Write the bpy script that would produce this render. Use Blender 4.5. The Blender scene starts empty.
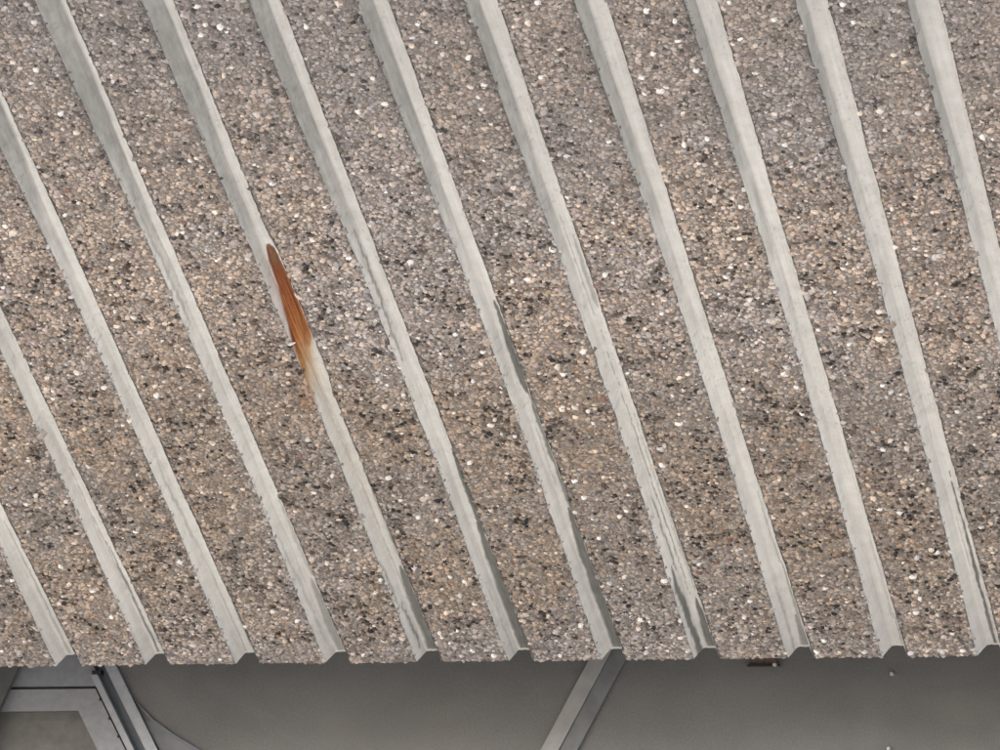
import bpy, math, random
import numpy as np
from mathutils import Matrix, Vector

random.seed(7)
rng = np.random.default_rng(11)
S = bpy.context.scene
COL = S.collection
R = math.radians

# ------------------------------------------------------------------ camera
EDGE = 2.66                       # height of the panel's lower edge above the ground
cam = bpy.data.cameras.new('camera')
cam.sensor_width = 36.0
cam.lens = 6200 / 1000 * 36.0     # long telephoto from about 13 m away
cam.clip_start = 0.5
cam.clip_end = 3000
co = bpy.data.objects.new('camera', cam)
COL.objects.link(co)
yaw, pitch, roll = -0.23857697, 0.12545193, R(0.5)
Fv = Vector((math.sin(yaw)*math.cos(pitch), math.cos(yaw)*math.cos(pitch), math.sin(pitch)))
Rv = Vector((math.cos(yaw), -math.sin(yaw), 0))
Uv = Rv.cross(Fv)
Rv, Uv = Rv*math.cos(roll)+Uv*math.sin(roll), Uv*math.cos(roll)-Rv*math.sin(roll)
M = Matrix((Rv, Uv, -Fv)).transposed().to_4x4()
M.translation = Vector((3.42269078, -12.71696905, EDGE-1.06372193))
co.matrix_world = M
S.camera = co

# ------------------------------------------------------------------ light
SUN_EL, SUN_AZ = R(38), R(232)    # azimuth: compass style, from +Y clockwise
w = bpy.data.worlds.new('World')
S.world = w
w.use_nodes = True
nt = w.node_tree
bgn = nt.nodes['Background']
sky = nt.nodes.new('ShaderNodeTexSky')
sky.sky_type = 'NISHITA'
sky.sun_disc = False
sky.sun_elevation = SUN_EL
sky.sun_rotation = SUN_AZ
sky.dust_density = 6.0
sky.air_density = 1.0
sky.ozone_density = 1.0
nt.links.new(sky.outputs[0], bgn.inputs[0])
bgn.inputs[1].default_value = 0.13
sl = bpy.data.lights.new('sun', 'SUN')
sl.energy = 1.1
sl.angle = R(14)
sl.color = (1.0, 0.975, 0.94)
so = bpy.data.objects.new('sun', sl)
COL.objects.link(so)
sdir = Vector((math.sin(SUN_AZ)*math.cos(SUN_EL), math.cos(SUN_AZ)*math.cos(SUN_EL), math.sin(SUN_EL)))
so.rotation_euler = sdir.to_track_quat('Z', 'Y').to_euler()
S.view_settings.view_transform = 'Standard'
S.view_settings.look = 'None'
S.view_settings.exposure = 1.93
S.view_settings.gamma = 1.0
S.render.engine = 'CYCLES'

# ------------------------------------------------------------------ helpers
def tag(o, label=None, cat=None, group=None, kind=None):
    if label: o['label'] = label
    if cat: o['category'] = cat
    if group: o['group'] = group
    if kind: o['kind'] = kind
    return o

def empty(name, loc):
    o = bpy.data.objects.new(name, None)
    o.empty_display_size = 0.2
    o.location = loc
    COL.objects.link(o)
    return o

def mesh_np(name, V, F, mat, parent=None, cols=None, smooth=False):
    """V (n,3), F (m,k) arrays of one polygon size"""
    me = bpy.data.meshes.new(name)
    V = np.asarray(V, dtype=np.float32); F = np.asarray(F, dtype=np.int32)
    me.vertices.add(len(V)); me.vertices.foreach_set('co', V.ravel())
    k = F.shape[1]
    me.loops.add(F.size); me.loops.foreach_set('vertex_index', F.ravel())
    me.polygons.add(len(F))
    me.polygons.foreach_set('loop_start', np.arange(0, F.size, k, dtype=np.int32))
    me.polygons.foreach_set('loop_total', np.full(len(F), k, dtype=np.int32))
    me.polygons.foreach_set('use_smooth', np.full(len(F), smooth))
    me.update(calc_edges=True)
    if cols is not None:
        a = me.color_attributes.new('tint', 'FLOAT_COLOR', 'POINT')
        c = np.ones((len(V), 4), dtype=np.float32); c[:, :cols.shape[1]] = cols
        a.data.foreach_set('color', c.ravel())
    me.materials.append(mat)
    o = bpy.data.objects.new(name, me)
    COL.objects.link(o)
    if parent: o.parent = parent
    return o

def mesh_py(name, verts, faces, mat, parent=None, bevel=0, smooth=False):
    me = bpy.data.meshes.new(name)
    me.from_pydata([tuple(v) for v in verts], [], faces)
    me.update()
    me.materials.append(mat)
    o = bpy.data.objects.new(name, me)
    COL.objects.link(o)
    if parent: o.parent = parent
    if bevel:
        m = o.modifiers.new('bevel', 'BEVEL'); m.width = bevel; m.segments = 2; m.limit_method = 'ANGLE'
    return o

def prism_xz(name, pts, y0, y1, mat, parent=None, bevel=0):
    """outline pts (x,z) extruded from y0 (front) to y1"""
    n = len(pts)
    v = [(x, y0, z) for x, z in pts] + [(x, y1, z) for x, z in pts]
    f = [tuple(range(n))[::-1], tuple(range(n, 2*n))]
    for i in range(n):
        j = (i+1) % n
        f.append((i, j, n+j, n+i))
    o = mesh_py(name, v, f, mat, parent, bevel)
    import bmesh
    bm = bmesh.new(); bm.from_mesh(o.data)
    bmesh.ops.recalc_face_normals(bm, faces=bm.faces); bm.to_mesh(o.data); bm.free()
    return o

def box(name, x0, x1, y0, y1, z0, z1, mat, parent=None, bevel=0):
    return prism_xz(name, [(x0, z0), (x1, z0), (x1, z1), (x0, z1)], y0, y1, mat, parent, bevel)

def vnoise(x, y, seed=0):
    """smooth value noise 0..1"""
    x = np.asarray(x, dtype=float); y = np.asarray(y, dtype=float)
    xi = np.floor(x).astype(np.int64); yi = np.floor(y).astype(np.int64)
    fx = x-xi; fy = y-yi
    fx = fx*fx*(3-2*fx); fy = fy*fy*(3-2*fy)
    def h(a, b):
        n = (a*374761393 + b*668265263 + seed*1442695041) & 0xffffffff
        n = ((n ^ (n >> 13))*1274126177) & 0xffffffff
        n = (n ^ (n >> 16)) & 0xffffffff
        return n/4294967295.0
    return (h(xi, yi)*(1-fx)+h(xi+1, yi)*fx)*(1-fy)+(h(xi, yi+1)*(1-fx)+h(xi+1, yi+1)*fx)*fy

def fbm(x, y, seed=0, o=3):
    s = 0; a = 0.5; t = 0
    for k in range(o):
        s = s+a*vnoise(x*2**k, y*2**k, seed+k*17); t += a; a *= .5
    return s/t

def sstep(a, b, x):
    t = np.clip((x-a)/(b-a), 0, 1)
    return t*t*(3-2*t)

# ------------------------------------------------------------------ materials
def new_mat(name, rough=0.85, spec=0.3):
    m = bpy.data.materials.new(name); m.use_nodes = True
    b = m.node_tree.nodes['Principled BSDF']
    b.inputs['Roughness'].default_value = rough
    b.inputs['Specular IOR Level'].default_value = spec
    return m, m.node_tree, b

def nz(t, scale, detail=4, rough=.6, coord='Object', stretch=None):
    tc = t.nodes.new('ShaderNodeTexCoord')
    n = t.nodes.new('ShaderNodeTexNoise')
    n.inputs['Scale'].default_value = scale; n.inputs['Detail'].default_value = detail
    n.inputs['Roughness'].default_value = rough
    if stretch:
        mp = t.nodes.new('ShaderNodeMapping'); mp.inputs['Scale'].default_value = stretch
        t.links.new(tc.outputs[coord], mp.inputs[0]); t.links.new(mp.outputs[0], n.inputs[0])
    else:
        t.links.new(tc.outputs[coord], n.inputs[0])
    return n

def ramp(t, src, stops):
    r = t.nodes.new('ShaderNodeValToRGB')
    while len(r.color_ramp.elements) < len(stops): r.color_ramp.elements.new(.5)
    for e, (p, c) in zip(r.color_ramp.elements, stops):
        e.position = p; e.color = (*c, 1)
    t.links.new(src, r.inputs[0])
    return r

def mixc(t, mode, fac, a, b):
    m = t.nodes.new('ShaderNodeMix'); m.data_type = 'RGBA'; m.blend_type = mode
    for i, s in ((0, fac), (6, a), (7, b)):
        if hasattr(s, 'links'): t.links.new(s, m.inputs[i])
        else: m.inputs[i].default_value = s if i == 0 else (*s, 1)
    return m.outputs[2]

def bump(t, b, src, strength, dist):
    n = t.nodes.new('ShaderNodeBump')
    n.inputs['Strength'].default_value = strength; n.inputs['Distance'].default_value = dist
    t.links.new(src, n.inputs['Height']); t.links.new(n.outputs[0], b.inputs['Normal'])

def attr(t, name='tint'):
    a = t.nodes.new('ShaderNodeAttribute'); a.attribute_name = name
    return a

# stone: colour per pebble in the mesh, fine speckle on top
stone, t, b = new_mat('aggregate_stone', .7, .35)
n = nz(t, 420, 3)
r = ramp(t, n.outputs[0], [(.3, (.72, .72, .72)), (.7, (1.22, 1.2, 1.18))])
t.links.new(mixc(t, 'MULTIPLY', 1.0, attr(t).outputs[0], r.outputs[0]), b.inputs['Base Color'])
bump(t, b, n.outputs[0], .35, .002)

def plain_stone(name, c):
    m, t, b = new_mat(name, .6, .4)
    n = nz(t, 300, 3)
    r = ramp(t, n.outputs[0], [(.3, tuple(x*.85 for x in c)), (.7, tuple(min(.85, x*1.15) for x in c))])
    t.links.new(r.outputs[0], b.inputs['Base Color'])
    return m
big_mats = [plain_stone('white_quartz', (.74, .72, .69)), plain_stone('cream_stone', (.66, .58, .50)),
            plain_stone('pale_grey_stone', (.55, .54, .55))]

# mortar between the stones
mortar, t, b = new_mat('rib_mortar', .95, .15)
tc = t.nodes.new('ShaderNodeTexCoord')
vo = t.nodes.new('ShaderNodeTexVoronoi'); vo.inputs['Scale'].default_value = 120
t.links.new(tc.outputs['Object'], vo.inputs[0])
r1 = ramp(t, vo.outputs['Color'], [(.1, (.11, .097, .085)), (.35, (.21, .19, .172)), (.75, (.25, .235, .215)), (.95, (.32, .305, .285))])
n = nz(t, 60, 4)
r2 = ramp(t, n.outputs[0], [(.3, (.75, .74, .72)), (.7, (1.1, 1.1, 1.1))])
t.links.new(mixc(t, 'MULTIPLY', 1.0, r1.outputs[0], r2.outputs[0]), b.inputs['Base Color'])
bump(t, b, vo.outputs['Distance'], .8, .004)

# smooth cement of the channels: tint attribute carries stains, noise on top
cement, t, b = new_mat('channel_cement', .8, .25)
n1 = nz(t, 26, 5, .65)
n2 = nz(t, 330, 3)
r1 = ramp(t, n1.outputs[0], [(.3, (.88, .88, .87)), (.65, (1.04, 1.04, 1.04))])
r2 = ramp(t, n2.outputs[0], [(.22, (.72, .71, .69)), (.34, (.96, .96, .96)), (.75, (1.05, 1.05, 1.05))])
c = mixc(t, 'MULTIPLY', 1.0, attr(t).outputs[0], r1.outputs[0])
c = mixc(t, 'MULTIPLY', 1.0, c, r2.outputs[0])
t.links.new(c, b.inputs['Base Color'])
bump(t, b, n2.outputs[0], .3, .0015)

slabm, t, b = new_mat('slab_concrete', .9, .2)
n = nz(t, 8, 6)
r = ramp(t, n.outputs[0], [(.3, (.22, .215, .2)), (.7, (.32, .315, .3))])
t.links.new(r.outputs[0], b.inputs['Base Color'])
bump(t, b, n.outputs[0], .3, .004)

# dark rendered wall behind
wallm, t, b = new_mat('dark_render', .85, .2)
n1 = nz(t, 2.6, 6, .6)
n2 = nz(t, 210, 3, .7)
n3 = nz(t, 2.2, 3, .5, stretch=(1, 1, 2.4)); n3.inputs['Distortion'].default_value = 1.2
r1 = ramp(t, n1.outputs[0], [(.3, (.093, .092, .088)), (.7, (.124, .122, .117))])
r2 = ramp(t, n2.outputs[0], [(.3, (.86, .86, .86)), (.7, (1.13, 1.13, 1.13))])
r3 = ramp(t, n3.outputs[0], [(.30, (1.06, 1.05, 1.03)), (.45, (.97, .97, .97)), (.56, (.95, .955, .96)), (.70, (1.05, 1.05, 1.06))])
c = mixc(t, 'MULTIPLY', 1.0, r1.outputs[0], r2.outputs[0])
c = mixc(t, 'MULTIPLY', 1.0, c, r3.outputs[0])
t.links.new(c, b.inputs['Base Color'])
bump(t, b, n2.outputs[0], .3, .002)

def simple(name, c, rough=.5, metal=0, var=.12, scale=60, spec=.4):
    m, t, b = new_mat(name, rough, spec)
    b.inputs['Metallic'].default_value = metal
    n = nz(t, scale, 4)
    r = ramp(t, n.outputs[0], [(.3, tuple(x*(1-var) for x in c)), (.7, tuple(x*(1+var) for x in c))])
    t.links.new(r.outputs[0], b.inputs['Base Color'])
    return m
frame_m = simple('blue_grey_paint', (.15, .157, .165), .5)
frame_l = simple('pale_grey_bead', (.20, .21, .22), .45)
frame_d = simple('dark_slate_paint', (.075, .085, .095), .5)
rubber = simple('black_rubber', (.008, .008, .009), .7)
glassm = simple('dark_window_film', (.085, .083, .074), .55, var=.2, scale=30)
strut_m = simple('pale_strut_concrete', (.18, .18, .172), .8, var=.12, scale=25)
recess_m = simple('dark_metal_and_shadow', (.088, .092, .094), .6, var=.2, scale=25)
pillar_m = simple('dark_pillar_concrete', (.055, .056, .053), .85, var=.2, scale=25)
rust_m = simple('rusty_steel', (.10, .072, .055), .85, var=.4, scale=90)
bolt_m = simple('galvanised_steel', (.36, .35, .32), .6, .1)
groundm, t, b = new_mat('pale_paving', .9, .2)
n = nz(t, 1.4, 6)
r = ramp(t, n.outputs[0], [(.3, (.33, .33, .325)), (.7, (.42, .42, .415))])
t.links.new(r.outputs[0], b.inputs['Base Color'])

# ------------------------------------------------------------------ ground
g = mesh_py('ground', [(-1500, -1500, 0), (1500, -1500, 0), (1500, 1500, 0), (-1500, 1500, 0)], [(0, 1, 2, 3)], groundm)
tag(g, kind='structure')

# ------------------------------------------------------------------ the ribbed panel
PITCH, DEP = 0.2, 0.027
TH = 0.47185788
LEN = 3.3
rib = np.array([0, -math.cos(TH), math.sin(TH)])      # up along the ribs, towards the street
nor = np.array([0, -math.sin(TH), -math.cos(TH)])     # out of the face, down and towards the street
def W3(u, v, h):
    u, v, h = np.broadcast_arrays(np.asarray(u, float), np.asarray(v, float), np.asarray(h, float))
    p = np.zeros(u.shape+(3,))
    p[..., 0] = u
    for k in (1, 2): p[..., k] = v*rib[k]+h*nor[k]
    return p

panel = empty('ribbed_overhang', (0, 0, EDGE))
tag(panel, 'sloping overhang of brown exposed aggregate ribs between pale smooth cement channels', 'overhang')

I0, I1 = -9, 14            # channel numbers
N0, N1 = -5, 9             # those that the picture can see

def arris(i, v):
    """offset of the crease between side slope and floor from the floor's right corner"""
    a_top = np.interp(i, [0, 1, 2, 4, 6, 8, 9], [.010, .016, .021, .029, .034, .040, .04])
    a_mid = .0225+.0015*math.sin(i*2.1)
    a = a_top + (a_mid-a_top)*sstep(2.2, 1.35, v)
    a = a + (.025-a)*sstep(.8, .1, v)
    return a + .0018*(fbm(v*7, i*9.7, 5)-.5)*2

def foot(i, v):
    w = float(np.interp(i, [0, 8], [0, .004]))
    f = np.interp(v, [0, .12, .35, .7, 1.1, 1.5, 1.85, 2.2, 3.3], [.0434, .0425, .0385, .0325+w, .031+w, .033+w, .040+w*.6, .0475, .050])
    return f + .0022*(fbm(v*15, i*3.3+40, 9)-.5)*2 + .0010*(vnoise(v*70, i*5.1, 12)-.5)*2

def rtop(i, v):
    bulge = .0065*sstep(1.58, 1.50, v)*sstep(1.0, 1.12, v) if i == 1 else 0
    return .0115 + bulge + .0018*(fbm(v*9, i*3.3+80, 19)-.5)*2 + .0010*(vnoise(v*110, i*5.1, 22)-.5)*2

# floor/slope stains: channel, v from, v to, offset from, offset to (crease .028 .. right corner 0), strength
DARKS = [
 (0, -.02, .30, .000, .020, .5), (0, .30, .62, .002, .010, .35), (0, .05, .5, .030, .034, .25),
 (1, -.02, .34, -.006, .021, .8), (1, .30, .85, -.004, .004, .5), (1, .1, 1.0, .018, .0205, .4), (1, .02, .22, .030, .034, .6), (1, .2, .4, .035, .038, .5),
 (2, -.02, .50, -.006, .021, .85), (2, .45, .775, -.006, .009, .9), (2, .0, .3, .031, .033, .3),
 (3, .96, 1.29, -.003, .013, .95), (3, .70, 1.0, -.001, .007, .7), (3, -.02, .55, -.006, .020, .9), (3, .5, .8, -.004, .005, .7), (3, .62, .85, .012, .016, .3),
 (4, 1.25, 1.50, .001, .010, .4), (4, 1.22, 1.6, .016, .0185, .4), (4, .2, 1.2, .014, .0165, .6), (4, .3, .9, .004, .006, .4),
 (4, -.02, .34, .027, .036, .8), (4, .3, .6, .024, .027, .6), (4, -.02, .20, -.004, .016, .85), (4, .22, .6, -.003, .003, .4),
 (5, -.02, .13, -.002, .016, .6), (5, .1, .34, -.003, .006, .5), (5, .32, .60, .003, .008, .35), (5, 0, .25, .027, .030, .3),
 (6, .1, .45, .002, .008, .25), (6, -.02, .14, -.003, .004, .4),
 (7, -.02, .66, .003, .010, .95), (7, .0, .35, -.003, -.001, .4), (7, .3, .5, .014, .018, .3),
 (-1, -.02, .5, .018, .022, .35), (-1, -.02, .22, -.003, .006, .4), (-1, .35, .8, .022, .025, .3),
 (-2, -.02, .45, .012, .018, .7), (-2, -.02, .2, -.004, .004, .5), (-2, .2, .9, .018, .021, .35), (-3, -.02, .55, .012, .018, .4), (-3, 0, .3, -.003, .006, .4),
 (8, .2, .7, .004, .010, .4), (0, 1.3, 1.6, .018, .021, .3), (2, 1.1, 1.55, .024, .027, .5), (0, 1.25, 1.7, .026, .029, .35),
]

def channel(i):
    fine = N0 <= i <= N1
    vs = np.concatenate([[-.004, -.002], np.arange(0, 2.5, .005 if fine else .05), np.arange(2.5, LEN+.01, .05)])
    nt_ = np.concatenate([np.linspace(0, 1, 11)[:-1], np.linspace(1, 2, 13)[:-1], np.linspace(2, 3, 5)])  # slope, floor, right wall
    V, T = np.meshgrid(vs, nt_, indexing='ij')
    A = arris(i, V); Fo = foot(i, V); Rt = rtop(i, V)
    off = np.where(T < 1, Fo+(A-Fo)*T, np.where(T < 2, A*(2-T), -Rt*(T-2)))     # offset to the left of the corner
    h = np.where(T < 1, DEP*(1-T), np.where(T < 2, 0, DEP*(T-2)))
    # rounded creases, trowel waviness, little raised fins of laitance along the crease
    h = h + .0012*np.exp(-((T-1)/.12)**2)*(.2+fbm(V*9, i*4.4, 31)) - .0004
    h = h + .0011*(fbm(V*14, off*300+i*11, 3)-.5)*2*np.where((T > .05) & (T < 2.95), 1, 0)
    ridge = off-(.006+.004*np.sin(V*3+i*1.7))
    h = h + .0016*np.exp(-(ridge/.0012)**2)*sstep(.55, .7, fbm(V*4, i*7.7+3, 44))*(T > 1)*(T < 2)
    # lower edge rolls back
    h = h - np.where(V < -.003, .004, np.where(V < -.001, .0012, 0))
    P = W3(i*PITCH-off, V, h)
    # ---------- colour
    fin = np.exp(-((T-1.06)/.05)**2)*sstep(.9, .3, V)*sstep(.35, .5, fbm(V*5, i*2.9, 131))
    base = np.array([.695, .690, .662])
    C = np.ones(V.shape+(3,))*base
    streak = fbm(off*700, V*5+i*13, 61)
    C *= (1+.10*(streak-.5)*2)[..., None]
    C *= (1+.12*(fbm(V*5, off*60+i*3, 67)-.5)*2)[..., None]
    # side slope toned darker near the top, growing to the upper end
    onsl = sstep(1.02, .94, T)
    slope_dk = onsl*sstep(1.15, 1.95, V+.22*(fbm(V*10, off*220+i*7, 71)-.5)*2)
    slope_dk *= np.interp(i, [-4, 0, 3, 6, 9], [1, 1, .95, .8, .6])
    slope_dk = slope_dk*(.72+.45*fbm(V*34, off*320+i, 73))
    C = C*(1-slope_dk[..., None]*.50) + np.array([.0, .003, .0])*slope_dk[..., None]
    # whole channel slightly darker towards the top
    C *= (1-.14*sstep(1.5, 2.3, V))[..., None]
    sp = sstep(.80, .88, vnoise(V*170, off*260+i*31, 75))*sstep(.3, .6, fbm(V*8, i*2.2, 77))*sstep(.2, 1.2, V)
    C *= (1-.2*sp)[..., None]
    # thin grey line along the crease in patches, ragged dirty edge by the stones
    ln = np.exp(-((T-1.04)/.05)**2)*sstep(.42, .6, fbm(V*6, i*5.5, 81))
    C *= (1-.22*ln)[..., None]
    eg = sstep(.22, 0, T)*sstep(.3, .7, fbm(V*40, off*200+i, 83))
    C = C*(1-.16*eg[..., None])
    eg = sstep(2.2, 3, T)
    C = C*(1-.15*eg[..., None])
    # lower end a bit grey
    C *= (1-.18*sstep(.5, .0, V))[..., None]
    for (k, v0, v1, o0, o1, s) in DARKS:
        if k != i: continue
        wob = .0022*(fbm(V*16, V*0+k*3.1+o0*900, 91)-.5)*2+.0012*(vnoise(V*80, off*250+k, 97)-.5)*2
        cen = (o0+o1)/2+wob; hw = (o1-o0)/2*(.75+.5*fbm(V*11, V*0+k+o1*700, 93))
        L = v1-v0
        taper = np.clip((V-v0)/(.18*L), 0, 1) if v0 > 0 else 1
        taper = taper*np.clip((v1-V)/(.5*L), 0, 1)
        hw = hw*np.sqrt(np.clip(taper, 0, 1))+1e-5
        m = sstep(1.3, .6, np.abs(off-cen)/hw)*(taper > 0)*s
        m = np.clip(m*1.2, 0, 1)*(.82+.18*fbm(V*30, off*400, 95))
        C = C*(1-m[..., None]) + np.array([.125, .127, .118])*m[..., None]
    if i == 1:      # rust run
        tt = (1.492-V)/.48
        wv = .0016*(fbm(V*12, V*0, 101)-.5)*2
        left = np.interp(tt, [0, .03, .12, .3, .5, .65, .85, 1.1], [.0125, .0165, .0215, .0245, .028, .031, .034, .036])+wv
        right = np.interp(tt, [0, .03, .12, .3, .5, .62, .74, .85, 1.1], [.007, -.003, -.014, -.018, -.018, -.010, .010, .019, .026])-wv
        st = fbm(off*650, V*3, 103)
        m = sstep(-.0018, .0012, left-off)*sstep(-.0018, .0012, off-right)*(tt > 0)
        m = m*sstep(1.1, .8, tt+(st-.5)*.4)
        col_g = np.array([.20, .098, .052]); col_d = np.array([.215, .068, .026]); col_o = np.array([.44, .18, .06]); col_y = np.array([.47, .31, .15])
        k0 = sstep(.10, .2, tt)[..., None]; k1 = sstep(.28, .75, tt+(st-.5)*1.3)[..., None]; k2 = sstep(.55, .95, tt+(st-.5)*.5)[..., None]
        rc = col_g*(1-k0)+col_d*k0; rc = rc*(1-k1)+col_o*k1; rc = rc*(1-k2)+col_y*k2
        sk = sstep(.52, .66, fbm(off*800+7, V*5, 109))*sstep(.1, .4, tt)
        rc = rc*(1-.5*sk[..., None])+np.array([.46, .22, .09])*.5*sk[..., None]
        rc = rc*(.5+.95*fbm(off*620, V*6, 105))[..., None]
        rc = rc*(.8+.4*vnoise(off*1500, V*160, 107))[..., None]
        dl = (np.exp(-((off-(left*.45+right*.55))/.0022)**2)*sstep(.2, .35, tt)*sstep(.85, .6, tt))[..., None]
        rc = rc*(1-.35*dl)
        C = C*(1-m[..., None])+rc*m[..., None]
        yl = sstep(.55, .75, tt)*sstep(1.15, .85, tt)*np.exp(-((off-right+.001)/.006)**2)*.6
        C = C*(1-yl[..., None])+np.array([.56, .43, .25])*yl[..., None]
        # pale cream wash and brown thin lines below the rust
        cw = sstep(1.2, 1.0, V)*sstep(.25, .75, V)*(T > .7)
        C = C*(1-cw[..., None]*.35)+np.array([.66, .62, .55])*.35*cw[..., None]
        for oc, v0, v1, s in ((.0215, .62, 1.22, .55), (.017, .5, 1.15, .3), (.0125, .62, .98, .25)):
            l = np.exp(-((off-oc-.001*np.sin(V*9))/.0009)**2)*sstep(v0, v0+.1, V)*sstep(v1, v1-.1, V)*s
            C = C*(1-l[..., None])+np.array([.26, .17, .10])*l[..., None]
    C = C*(1-fin[..., None]*.8)+np.array([.62, .61, .59])*.8*fin[..., None]
    lip = sstep(.010, .005, V+.002*(vnoise(off*300, V*0+i, 133)-.5))*(T > .9)*.9
    C = C*(1-lip[..., None])+np.array([.60, .59, .56])*lip[..., None]
    C = np.clip(C, .01, .9)
    nv, nq = V.shape
    idx = np.arange(nv*nq).reshape(nv, nq)
    F = np.stack([idx[:-1, :-1], idx[:-1, 1:], idx[1:, 1:], idx[1:, :-1]], -1).reshape(-1, 4)
    o = mesh_np('cement_channel', P.reshape(-1, 3), F, cement, panel, C.reshape(-1, 3), smooth=True)
    return o

for i in range(I0, I1+1):
    channel(i)

# slab that carries the face: solid, just behind the channel floors
v0, v1 = 0.004, LEN
U0, U1 = I0*PITCH-.06, I1*PITCH+.06
SV = []
for u in (U0, U1):
    for (v, h) in ((v0, -.0035), (v1, -.0035), (v1, -.14), (v0, -.14)):
        SV.append(W3(u, v, h))
mesh_py('slab', SV, [(0, 1, 2, 3), (7, 6, 5, 4), (0, 4, 5, 1), (1, 5, 6, 2), (2, 6, 7, 3), (3, 7, 4, 0)], slabm, panel)

# ribs of exposed aggregate -------------------------------------------------
def stone_templates(n, segs=6):
    out = []
    for k in range(n):
        a = np.linspace(0, 2*np.pi, segs, endpoint=False)+rng.uniform(-.3, .3, segs)
        r0 = rng.uniform(.82, 1.12, segs); r1 = rng.uniform(.5, .82, segs); z1 = rng.uniform(.45, .8, segs)
        V = [(r0[j]*math.cos(a[j]), r0[j]*math.sin(a[j]), -.15) for j in range(segs)]
        V += [(r1[j]*math.cos(a[j]+.25), r1[j]*math.sin(a[j]+.25), z1[j]) for j in range(segs)]
        V.append((rng.uniform(-.2, .2), rng.uniform(-.2, .2), rng.uniform(.8, 1.05)))
        F = []
        for j in range(segs):
            q = (j+1) % segs
            F += [(j, q, segs+q), (j, segs+q, segs+j), (segs+j, segs+q, 2*segs)]
        out.append((np.array(V), np.array(F)))
    return out
TPL = stone_templates(14)

PAL = np.array([(.365, .31, .262), (.285, .228, .178), (.315, .30, .285), (.29, .262, .262), (.020, .018, .017),
                (.085, .066, .055), (.70, .68, .66), (.22, .12, .08), (.47, .43, .385), (.165, .15, .138)])
PW = np.array([.25, .15, .18, .12, .074, .092, .010, .006, .05, .11]); PW = PW/PW.sum()

def rib_span(i):
    """rib to the right of channel i: u range at v (arrays)"""
    return (lambda v: i*PITCH+rtop(i, v)), (lambda v: (i+1)*PITCH-foot(i+1, v))

def build_rib(i, parent):
    fine = N0 <= i < N1+1
    lo, hi = rib_span(i)
    vs = np.concatenate([np.arange(0, 2.5, .0125 if fine else .1), np.arange(2.5, LEN+.01, .1)])
    a = lo(vs)-.001; bb = hi(vs)+.0004
    ss = np.linspace(0, 1, 9 if fine else 3)
    Uu = a[:, None]+(bb-a)[:, None]*ss[None, :]
    Vv = np.broadcast_to(vs[:, None], Uu.shape)
    edge = np.minimum(ss, 1-ss)[None, :]*PITCH*.73
    h = DEP-.0012-.0022*np.exp(-(edge/.003)) + .0012*(vnoise(Uu*45, Vv*45, 7)-.5)
    top = W3(Uu, Vv, h)
    nv, nq = Uu.shape
    idx = np.arange(nv*nq).reshape(nv, nq)
    F = [np.stack([idx[:-1, :-1], idx[:-1, 1:], idx[1:, 1:], idx[1:, :-1]], -1).reshape(-1, 4)]
    # end face at the lower edge
    low = W3(Uu[0]+0, np.full(nq, .003), np.full(nq, -.02))
    lidx = np.arange(nq)+nv*nq
    F.append(np.stack([idx[0, :-1], lidx[:-1], lidx[1:], idx[0, 1:]], -1))
    V = np.concatenate([top.reshape(-1, 3), low])
    return mesh_np('aggregate_rib', V, np.concatenate(F), mortar, parent)

def hexjit(u0, u1, v0, v1, d, jit):
    nu = int((u1-u0)/d)+2; nv = int((v1-v0)/(d*.866))+2
    a, b_ = np.meshgrid(np.arange(nu), np.arange(nv))
    u = u0+(a+.5*(b_ % 2))*d; v = v0+b_*d*.866
    u = u+rng.uniform(-jit, jit, u.shape)*d; v = v+rng.uniform(-jit, jit, v.shape)*d
    return u.ravel(), v.ravel()

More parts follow.
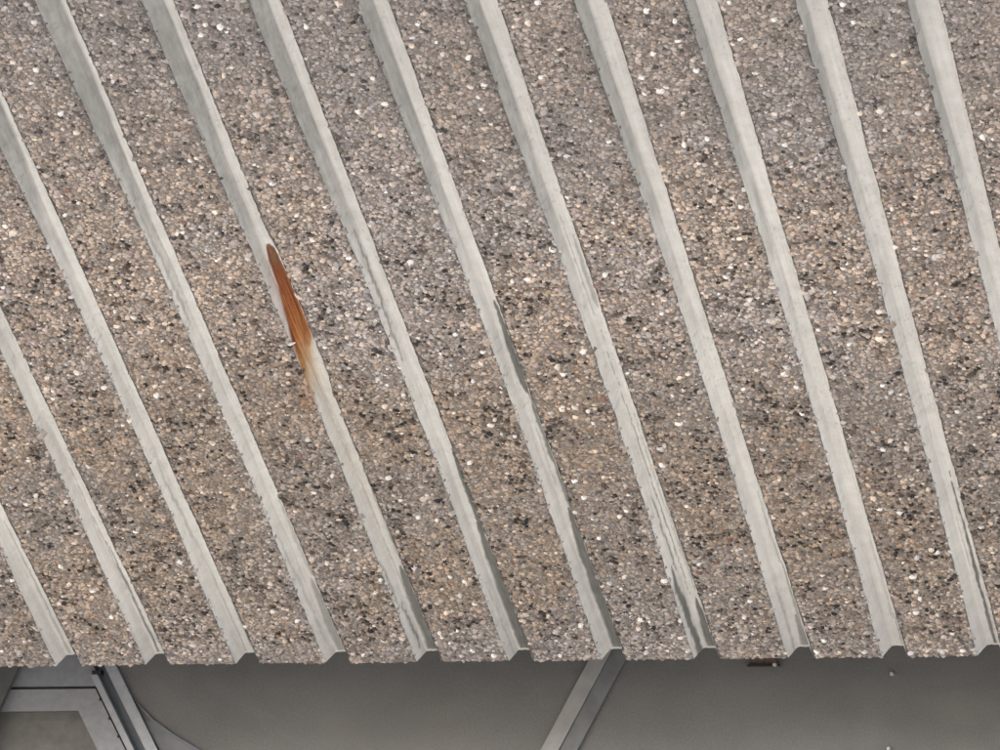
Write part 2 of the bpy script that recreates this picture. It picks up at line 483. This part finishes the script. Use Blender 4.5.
def facing(i, parent):
    lo, hi = rib_span(i)
    near = -5 <= i <= 8
    if not near: return
    vmax = 2.45
    parts = []
    for (d, jit, smin, smax, lift) in ((.0108, .40, .0043, .0074, 0.0), (.0086, .45, .0023, .0043, .0003)):
        u, v = hexjit(i*PITCH, (i+1)*PITCH-.03, -.001, vmax, d, jit)
        bite = rng.uniform(0, 1, len(u)) < .22
        k = (u > lo(v)+np.where(bite, .001, .0032)) & (u < hi(v)-np.where(bite, -.0004, .0018)) & (v > -.003)
        u, v = u[k], v[k]
        s = rng.uniform(smin, smax, len(u))*np.exp(rng.normal(0, .14, len(u)))
        el = np.minimum(u-lo(v), hi(v)-u)
        hh = DEP-.0022+lift-.0013*np.exp(-np.clip(el-.002, 0, 1)/.003)-.0012*(v < .004) + rng.uniform(-.0006, .0006, len(u))
        parts.append((u, v, s, hh, np.zeros(len(u))))
    # stones showing on the cut lower end
    m = 34
    u = rng.uniform(lo(0.)+.002, hi(0.)-.002, m)
    parts.append((u, np.full(m, .0)+rng.uniform(-.003, .0, m), rng.uniform(.004, .006, m), rng.uniform(.017, .024, m), np.ones(m)))
    u = np.concatenate([p[0] for p in parts]); v = np.concatenate([p[1] for p in parts])
    s = np.concatenate([p[2] for p in parts]); hh = np.concatenate([p[3] for p in parts])
    n = len(u)
    lo_u, hi_u = lo(v), hi(v)
    # colours
    warm = fbm(u*4.5, v*3.2, 201)                       # brown patches against grey ones
    k = rng.choice(len(PAL), n, p=PW)
    # dark stones come in loose clusters
    cl = fbm(u*26, v*26, 211)
    swap = ((k == 4) | (k == 5)) & (cl < .47+rng.normal(0, .05, n))
    k[swap] = rng.choice([0, 1, 2, 3], int(swap.sum()))
    swap = (cl > .60) & (rng.uniform(0, 1, n) < .30)
    k[swap] = rng.choice([4, 5, 5, 9], int(swap.sum()))
    c = PAL[k].copy()*np.array([1.10, 1.075, 1.065])
    c = c*.78+c.mean(1, keepdims=True)*np.array([1.09, 1.0, .92])*.22
    c *= (1+.24*(fbm(u*34, v*34, 213)-.5)*2)[:, None]
    patch = sstep(.38, .62, warm+rng.normal(0, .05, n))[:, None]
    c = c*(np.array([.96, .985, 1.03])*(1-patch)+np.array([1.04, .985, .93])*patch)
    zone = np.interp(v, [0, .15, .5, .95, 1.2, 1.6, 1.9, 2.4], [1.05, .98, .92, .96, 1.14, 1.18, 1.04, .92])
    zone = zone*(1+.16*(fbm(u*2.6+9, v*2.2, 207)-.5)*2)
    brown = sstep(.1, .35, v)*sstep(1.25, .9, v)
    c = c*zone[:, None]*(1-brown[:, None]*np.array([-.01, .015, .06]))
    # cement film: greys the stones near the side of a channel, near the top and at the lower edge
    el = np.minimum(u-lo_u, hi_u-u)
    film = .9*np.exp(-el/.007)*fbm(u*60, v*25, 203) + .42*sstep(1.35, 2.1, v) + .38*sstep(.14, .02, v)
    film = np.clip(film*(.5+rng.uniform(0, 1, n)), 0, .75)[:, None]
    grey = np.array([.30, .283, .277])
    lum = PAL[k].mean(1, keepdims=True)
    film = film*np.where(lum < .05, .45, 1)
    c = c*(1-film)+grey*film
    side = (.75*np.exp(-np.clip(hi_u-u-.002, 0, 1)/.0035)*sstep(.3, .6, fbm(u*30, v*22, 209)+rng.normal(0, .1, n)))[:, None]
    c = c*(1-side)+np.array([.44, .43, .41])*side
    rs = sstep(.030, .006, np.abs(u-.150))*sstep(.92, 1.0, v)*sstep(1.17, 1.1, v)*.6*(rng.uniform(0, 1, n) < .8)
    c = c*(1-rs[:, None]*np.array([.1, .42, .65]))
    c *= np.exp(rng.normal(0, .21, n))[:, None]
    # contact shade and dirt painted into stones by the slope's foot, towards the top
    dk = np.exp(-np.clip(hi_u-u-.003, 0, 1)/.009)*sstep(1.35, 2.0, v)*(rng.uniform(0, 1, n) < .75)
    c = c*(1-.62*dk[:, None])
    c = np.clip(c, .02, .85)
    ang = rng.uniform(0, 2*np.pi, n)
    sx = s*rng.uniform(.85, 1.3, n); sy = s*rng.uniform(.75, 1.1, n); sz = s*rng.uniform(.45, .8, n)
    tp = rng.integers(0, len(TPL), n)
    VV, FF, CC, base = [], [], [], 0
    for q, (tv, tf) in enumerate(TPL):
        m = np.where(tp == q)[0]
        if not len(m): continue
        X = tv[None, :, 0]*sx[m, None]; Y = tv[None, :, 1]*sy[m, None]; Z = tv[None, :, 2]*sz[m, None]
        ca, sa = np.cos(ang[m])[:, None], np.sin(ang[m])[:, None]
        tl = rng.uniform(-.3, .3, (2, len(m)))
        U2 = u[m, None]+X*ca-Y*sa; V2 = v[m, None]+X*sa+Y*ca
        H2 = hh[m, None]+Z+(X*ca-Y*sa)*tl[0][:, None]+(X*sa+Y*ca)*tl[1][:, None]
        P = W3(U2, V2, H2).reshape(-1, 3)
        nvt = len(tv)
        F = (tf[None]+(np.arange(len(m))*nvt)[:, None, None]).reshape(-1, 3)+base
        VV.append(P); FF.append(F); CC.append(np.repeat(c[m], nvt, axis=0)); base += len(P)
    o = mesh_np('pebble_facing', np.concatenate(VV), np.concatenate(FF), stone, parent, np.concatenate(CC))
    tag(o, kind='stuff')

RIBS = {}
for i in range(I0, I1):
    RIBS[i] = build_rib(i, panel)
    facing(i, RIBS[i])

# the big pale stones that stand out, one by one
WHITE = [(-0.525,0.393),(-0.647,0.342),(-0.457,0.419),(-0.481,0.299),(-0.456,0.081),(-0.261,0.406),(-0.273,0.017),(-0.467,0.194),(-0.317,0.076),(0.052,0.392),(-0.089,0.316),(-0.109,0.207),(-0.065,0.17),(0.234,0.37),(0.302,0.332),(0.33,0.314),(0.264,0.195),(0.308,0.26),(0.272,0.122),(0.231,0.115),(0.287,0.042),(0.259,0.023),(0.33,0.021),(0.046,0.031),(0.151,0.324),(0.333,0.228),(0.634,0.302),(0.69,0.165),(0.673,0.155),(0.472,0.018),(0.542,0.14),(0.748,0.029),(0.835,0.368),(0.882,0.234),(0.892,0.16),(0.743,0.085),(0.751,0.307),(0.67,0.324),(0.659,0.027),(1.27,0.309),(1.268,0.256),(1.271,0.225),(1.255,0.171),(1.045,0.066),(1.081,0.268),(0.917,0.226),(1.023,0.023),(1.07,0.022),(1.123,0.021),(1.287,0.018),(1.33,0.021),(1.22,0.015),(1.083,0.32),(0.153,1.484),(0.138,1.089),(0.282,1.622),(0.47,1.46),(0.286,1.211),(0.233,1.04),(0.316,1.065),(0.249,1.376),(0.841,1.4),(0.656,1.385),(0.689,1.391),(0.548,1.152),(0.535,1.111),(0.692,1.068),(0.685,1.093),(0.664,0.942),(0.692,0.948),(0.715,0.935),(0.521,0.913),(0.508,0.892),(0.717,0.891),(0.94,1.059),(0.895,0.987),(0.505,1.051),(0.747,1.144),(0.755,1.487),(-0.103,2.105),(-0.079,1.906),(-0.092,1.967),(-0.124,2.065),(0.035,2.061),(0.033,1.865),(0.119,1.806),(0.252,2.276),(0.254,2.222),(0.238,2.19),(-0.067,2.248),(0.25,2.067),(-0.141,2.13),(0.279,2.212),(1.413,1.888),(1.52,2.04),(1.505,2.062),(1.447,2.161),(1.437,2.217),(1.522,1.883),(1.305,2.18),(1.63,1.804),(1.26,1.8),(0.441,2.206),(0.632,2.163),(0.625,2.136),(0.677,2.109),(0.734,2.013),(0.713,1.943),(0.529,2.043),(0.504,1.868),(0.535,1.965),(0.478,1.943),(0.26,1.727),(0.722,2.096),(0.651,2.203),(0.517,2.27),(0.707,2.008),(1.124,2.183),(1.078,2.217),(0.884,2.252),(0.855,2.193),(1.119,2.125),(1.066,2.089),(1.058,1.976),(1.027,1.971),(1.119,1.826),(1.072,1.809),(0.845,2.03),(1.136,2.036),(1.233,2.235),(0.933,1.827),(1.031,2.02),(-0.235,1.541),(-0.233,1.372),(-0.16,1.317),(-0.362,1.047),(-0.253,1.054),(-0.146,1.055),(-0.123,1.072),(-0.152,1.022),(-0.062,1.018),(-0.128,1.296),(-0.173,1.643),(-0.362,0.77),(-0.455,0.521),(-0.326,0.524),(-0.16,0.793),(-0.079,0.845),(-0.503,0.667),(-0.095,0.612),(-0.249,0.92),(-0.268,0.737),(0.141,0.72),(0.307,0.967),(0.323,0.789),(0.285,0.561),(0.436,0.759),(0.354,1.007),(0.559,0.653),(0.835,0.797),(0.829,0.737),(0.704,0.552),(0.89,0.886),(0.645,0.623),(0.832,0.487),(0.647,0.475),(0.738,0.635),(0.549,0.85),(1.28,1.587),(1.144,1.609),(1.427,1.587),(1.35,1.255),(1.317,1.004),(1.33,0.982),(1.147,1.006),(1.139,1.072),(1.132,1.233),(1.343,1.189),(1.412,1.466),(1.484,1.429),(1.107,1.305),(1.074,1.381),(1.274,1.149),(1.35,0.632),(1.436,0.491),(1.324,0.41),(1.334,0.4),(1.33,0.781),(1.301,0.811),(1.449,0.908),(1.142,0.911),(1.289,0.381),(1.512,0.824),(1.28,0.549),(1.282,0.779)]
pm = {}
for k, (tv, tf) in enumerate(TPL[:6]):
    for j, mt in enumerate(big_mats):
        me = bpy.data.meshes.new('pebble')
        me.from_pydata([tuple(x) for x in tv], [], [tuple(int(z) for z in f) for f in tf])
        me.materials.append(mt); me.update()
        pm[(k, j)] = me
basis = Matrix(((1, 0, 0), tuple(rib), tuple(nor))).transposed()
extra = [(random.uniform(-.95, 1.8), random.uniform(0, 2.35)) for _ in range(70)]
for q, (u, v) in enumerate(WHITE+extra):
    i = math.floor(u/PITCH)
    if i not in RIBS: continue
    lo, hi = rib_span(i)
    a, b_ = float(lo(v)), float(hi(v))
    if q >= len(WHITE) and not (a+.004 < u < b_-.004): continue
    if u > b_+.02:
        i += 1; lo, hi = rib_span(i); a, b_ = float(lo(v)), float(hi(v))
    u = min(max(u, a+.003), b_-.003)
    s = random.uniform(.0064, .0092) if q < len(WHITE) else random.uniform(.0045, .006)
    j = random.choice((0, 0, 0, 1, 2)) if q < len(WHITE) else random.choice((1, 2))
    o = bpy.data.objects.new('pebble', pm[(random.randrange(6), j)])
    COL.objects.link(o)
    o.parent = RIBS[i]
    p = W3(u, max(v, .001), DEP-.0006)
    rot = basis.to_4x4() @ Matrix.Rotation(random.uniform(0, 6.28), 4, 'Z')
    sc = Matrix.Diagonal((s*random.uniform(.9, 1.25), s*random.uniform(.6, .95), s*random.uniform(.6, .85), 1))
    m4 = rot @ sc
    m4.translation = Vector(tuple(p))
    o.matrix_local = m4

# ------------------------------------------------------------------ wall under the overhang
YW = 0.9
Z = EDGE
wall = empty('rear_wall', (0, YW, 0))
tag(wall, 'dark grey rendered wall in shade below the pebbled overhang', 'wall')
def W(o, p):           # parent while keeping world coordinates
    o.parent = p
    o.matrix_parent_inverse = Matrix.Translation(p.location).inverted()
    return o
# window opening is a splayed four-sided hole; the wall is built around it
zt = Z+.085            # top of the opening
zb = Z-1.05
def jx(z, x0=-.790, k=.526):       # outer right edge of the frame, leaning
    return x0+(Z+.045-z)*k
def lx(z): return -1.62-(Z+.045-z)*.45
soff = Z+.16
wf = prism_xz('render_coat', [(jx(zt), soff), (jx(zt), zt), (jx(zb), zb), (jx(zb), 0), (4.6, 0), (4.6, soff)], YW, YW+.2, wallm)
W(wf, wall)
W(prism_xz('render_coat', [(-5.5, 0), (lx(zb), 0), (lx(zb), zb), (lx(zt), zt), (lx(zt), soff), (-5.5, soff)], YW, YW+.2, wallm), wall)
W(prism_xz('render_coat', [(lx(zb), 0), (jx(zb), 0), (jx(zb), zb), (lx(zb), zb)], YW, YW+.2, wallm), wall)
W(prism_xz('render_coat', [(lx(zt), zt), (jx(zt), zt), (jx(zt), soff), (lx(zt), soff)], YW, YW+.2, wallm), wall)
sf = box('soffit', -5.5, 4.6, .62, YW+.2, soff+.002, soff+.15, wallm); W(sf, wall)

# window ---------------------------------------------------------------
win = empty('splayed_window', (-1.2, YW, zb))
tag(win, 'grey metal window with a slanting jamb, cut off at the lower left corner', 'window')
def band(name, o0, o1, z0, z1, y0, y1, mat):
    """strip along the leaning right jamb between offsets o0..o1 (metres left of the outer edge)"""
    return W(prism_xz(name, [(jx(z0)-o1, z0), (jx(z0)-o0, z0), (jx(z1)-o0, z1), (jx(z1)-o1, z1)], y0, y1, mat, bevel=.0008), win)
zh = Z+.045
band('jamb', .001, .0287, zb, zt, YW-.012, YW+.08, frame_l)
band('jamb', .0287, .055, zb, zt, YW+.012, YW+.08, frame_d)
band('jamb', .055, .0717, zb, Z+.026, YW-.010, YW+.08, frame_l)
band('gasket', .0717, .0765, zb, Z-.001, YW-.004, YW+.06, rubber)
# head
def hb(name, z0, z1, y0, y1, mat, inset):
    return W(prism_xz(name, [(lx(z0)+.02, z0), (jx(z0)-inset, z0), (jx(z1)-inset, z1), (lx(z1)+.02, z1)], y0, y1, mat, bevel=.0008), win)
hb('head', Z+.0, zt, YW-.002, YW+.08, frame_m, .0555)
hb('gasket', Z-.0055, Z-.0005, YW-.003, YW+.05, rubber, .0768)
W(prism_xz('sash', [(lx(Z-.006)+.02, Z-.006), (jx(Z-.006)-.0767, Z-.006), (jx(zb+.045)-.0767, zb+.045), (jx(zb+.045)-.141, zb+.045),
                    (jx(Z-.054)-.141, Z-.054), (lx(Z-.054)+.02, Z-.054)], YW-.006, YW+.06, frame_m), win)
W(box('reveal', -2.3, -.2, YW+.081, YW+.085, zb-.02, zt+.02, recess_m), win)
W(prism_xz('pane', [(lx(zb)+.02, zb+.03), (jx(zb+.03)-.13, zb+.03), (jx(Z-.05)-.13, Z-.05), (lx(Z-.05)+.02, Z-.05)], YW+.02, YW+.03, glassm), win)
hb('sill', zb, zb+.04, YW-.03, YW+.08, frame_m, .14)
W(prism_xz('jamb', [(lx(zb), zb), (lx(zb)+.05, zb), (lx(zt)+.05, zt), (lx(zt), zt)], YW-.01, YW+.08, frame_m), win)
# corner block and little clips on the gasket
W(box('corner_block', -.846, -.826, YW-.014, YW+.01, Z+.026, Z+.034, rubber), win)
for zc in (-.03, -.072, -.112):
    x = jx(Z+zc)-.0755
    W(box('clip', x-.004, x+.002, YW-.009, YW, Z+zc-.0028, Z+zc+.0028, rubber), win)
# flap of flashing right of the frame: a thin black gap and a dark bent strip
fl = empty('flashing', (-.70, YW, Z-.3))
tag(fl, 'dark bent strip of metal flashing right of the window frame', 'flashing')
def poly(name, pts, y0, y1, mat, p): return W(prism_xz(name, [(x, Z+z) for x, z in pts], y0, y1, mat), p)
poly('black_gap', [(-.750, -.028), (-.7205, -.0755), (-.686, -.1405), (-.602, -.303), (-.607, -.303), (-.693, -.1405), (-.728, -.0755)], YW-.004, YW-.001, rubber, fl)
poly('folded_edge', [(-.748, -.024), (-.700, -.074), (-.645, -.112), (-.585, -.146), (-.43, -.235), (-.43, -.24), (-.590, -.150), (-.65, -.116), (-.704, -.078)], YW-.007, YW-.001, frame_d, fl)
poly('strip', [(-.7195, -.0785), (-.704, -.0785), (-.65, -.1165), (-.590, -.1505), (-.43, -.2405), (-.40, -.303), (-.601, -.303), (-.685, -.1405)], YW-.0035, YW-.001, recess_m, fl)

# raking pillar in front of the window's left side
pl = empty('raking_pillar', (-1.3, .8, 0))
tag(pl, 'dark slanted concrete pillar covering the left side of the window', 'pillar')
kx = (1.0525-1.0061)/(.0552+.046)
def px(z): return -1.0061-.008-(Z+.046-z)*kx
W(prism_xz('shaft', [(px(0)-.35, 0), (px(0), 0), (px(soff), soff), (px(soff)-.35, soff)], YW-.03, YW-.012, pillar_m, bevel=.002), pl)

# slanting pale strut and a dark strip painted for the shadowed recess beside it
st = empty('slanting_strut', (.2, .8, 0))
tag(st, 'narrow pale grey slanting strut crossing the shaded wall with a dark shadow strip beside it', 'strut')
ks = (.3257-.2161)/(.0507+.1517)
def sx_(z, o): return .3257+o+(z-Z-.0507)*ks
def sbar(name, o0, o1, y0, y1, mat):
    W(prism_xz(name, [(sx_(Z-1.5, o0), Z-1.5), (sx_(Z-1.5, o1), Z-1.5), (sx_(soff, o1), soff), (sx_(soff, o0), soff)], y0, y1, mat, bevel=.001), st)
sbar('bar', .0, .0405, YW-.010, YW-.001, strut_m)
sbar('shadow_strip', .041, .082, YW-.007, YW-.002, recess_m)

# rusty bracket and bolts
br = empty('rusty_bracket', (.727, YW, Z+.04))
tag(br, 'small rusty brown bracket with a bright bolt head under the panel edge', 'bracket')
W(box('plate', .695, .757, YW-.012, YW-.001, Z+.031, Z+.075, rust_m, bevel=.001), br)
W(box('lip', .693, .762, YW-.022, YW-.001, Z+.0285, Z+.0315, rubber), br)
def bolt(name, x, z, y, r_, mat, parent=None, ln=.010):
    n = 8
    v, f = [], []
    for yy, rr in ((y, r_), (y-ln*.7, r_), (y-ln, r_*.6)):
        for k in range(n):
            a = 2*math.pi*k/n
            v.append((x+rr*math.cos(a), yy, z+rr*math.sin(a)))
    for q in range(2):
        for k in range(n):
            j = (k+1) % n
            f.append((q*n+k, q*n+j, (q+1)*n+j, (q+1)*n+k))
    f.append(tuple(range(2*n, 3*n)))
    o = mesh_py(name, v, f, mat)
    return W(o, parent) if parent else o
bolt('bolt_head', .7555, Z+.0305, YW-.022, .0045, bolt_m, br)
o = bolt('bolt', 1.0165, Z+.0101, YW, .0048, bolt_m)
tag(o, 'upper of two small pale bolts on the dark wall, just under the panel', 'bolt', 'bolts on the wall')
o = bolt('bolt', 1.0099, Z-.1505, YW, .0045, bolt_m)
tag(o, 'lower of two small pale bolts on the dark wall, at the picture edge', 'bolt', 'bolts on the wall')
NEAR = {'rear_wall': .158, 'splayed_window': .158, 'flashing': .152, 'raking_pillar': .162, 'slanting_strut': .115, 'rusty_bracket': .098, 'bolt': .089}
# the wall stands only 0.4 m behind the panel's lower edge
for o in list(bpy.data.objects):
    if o.parent is None and (o.name.split('.')[0] in NEAR):
        o.location = o.location+Vector((NEAR[o.name.split('.')[0]], -.5, -.037))
print('objects', len(bpy.data.objects), 'tris', sum(len(o.data.polygons) for o in bpy.data.objects if o.type == 'MESH'))
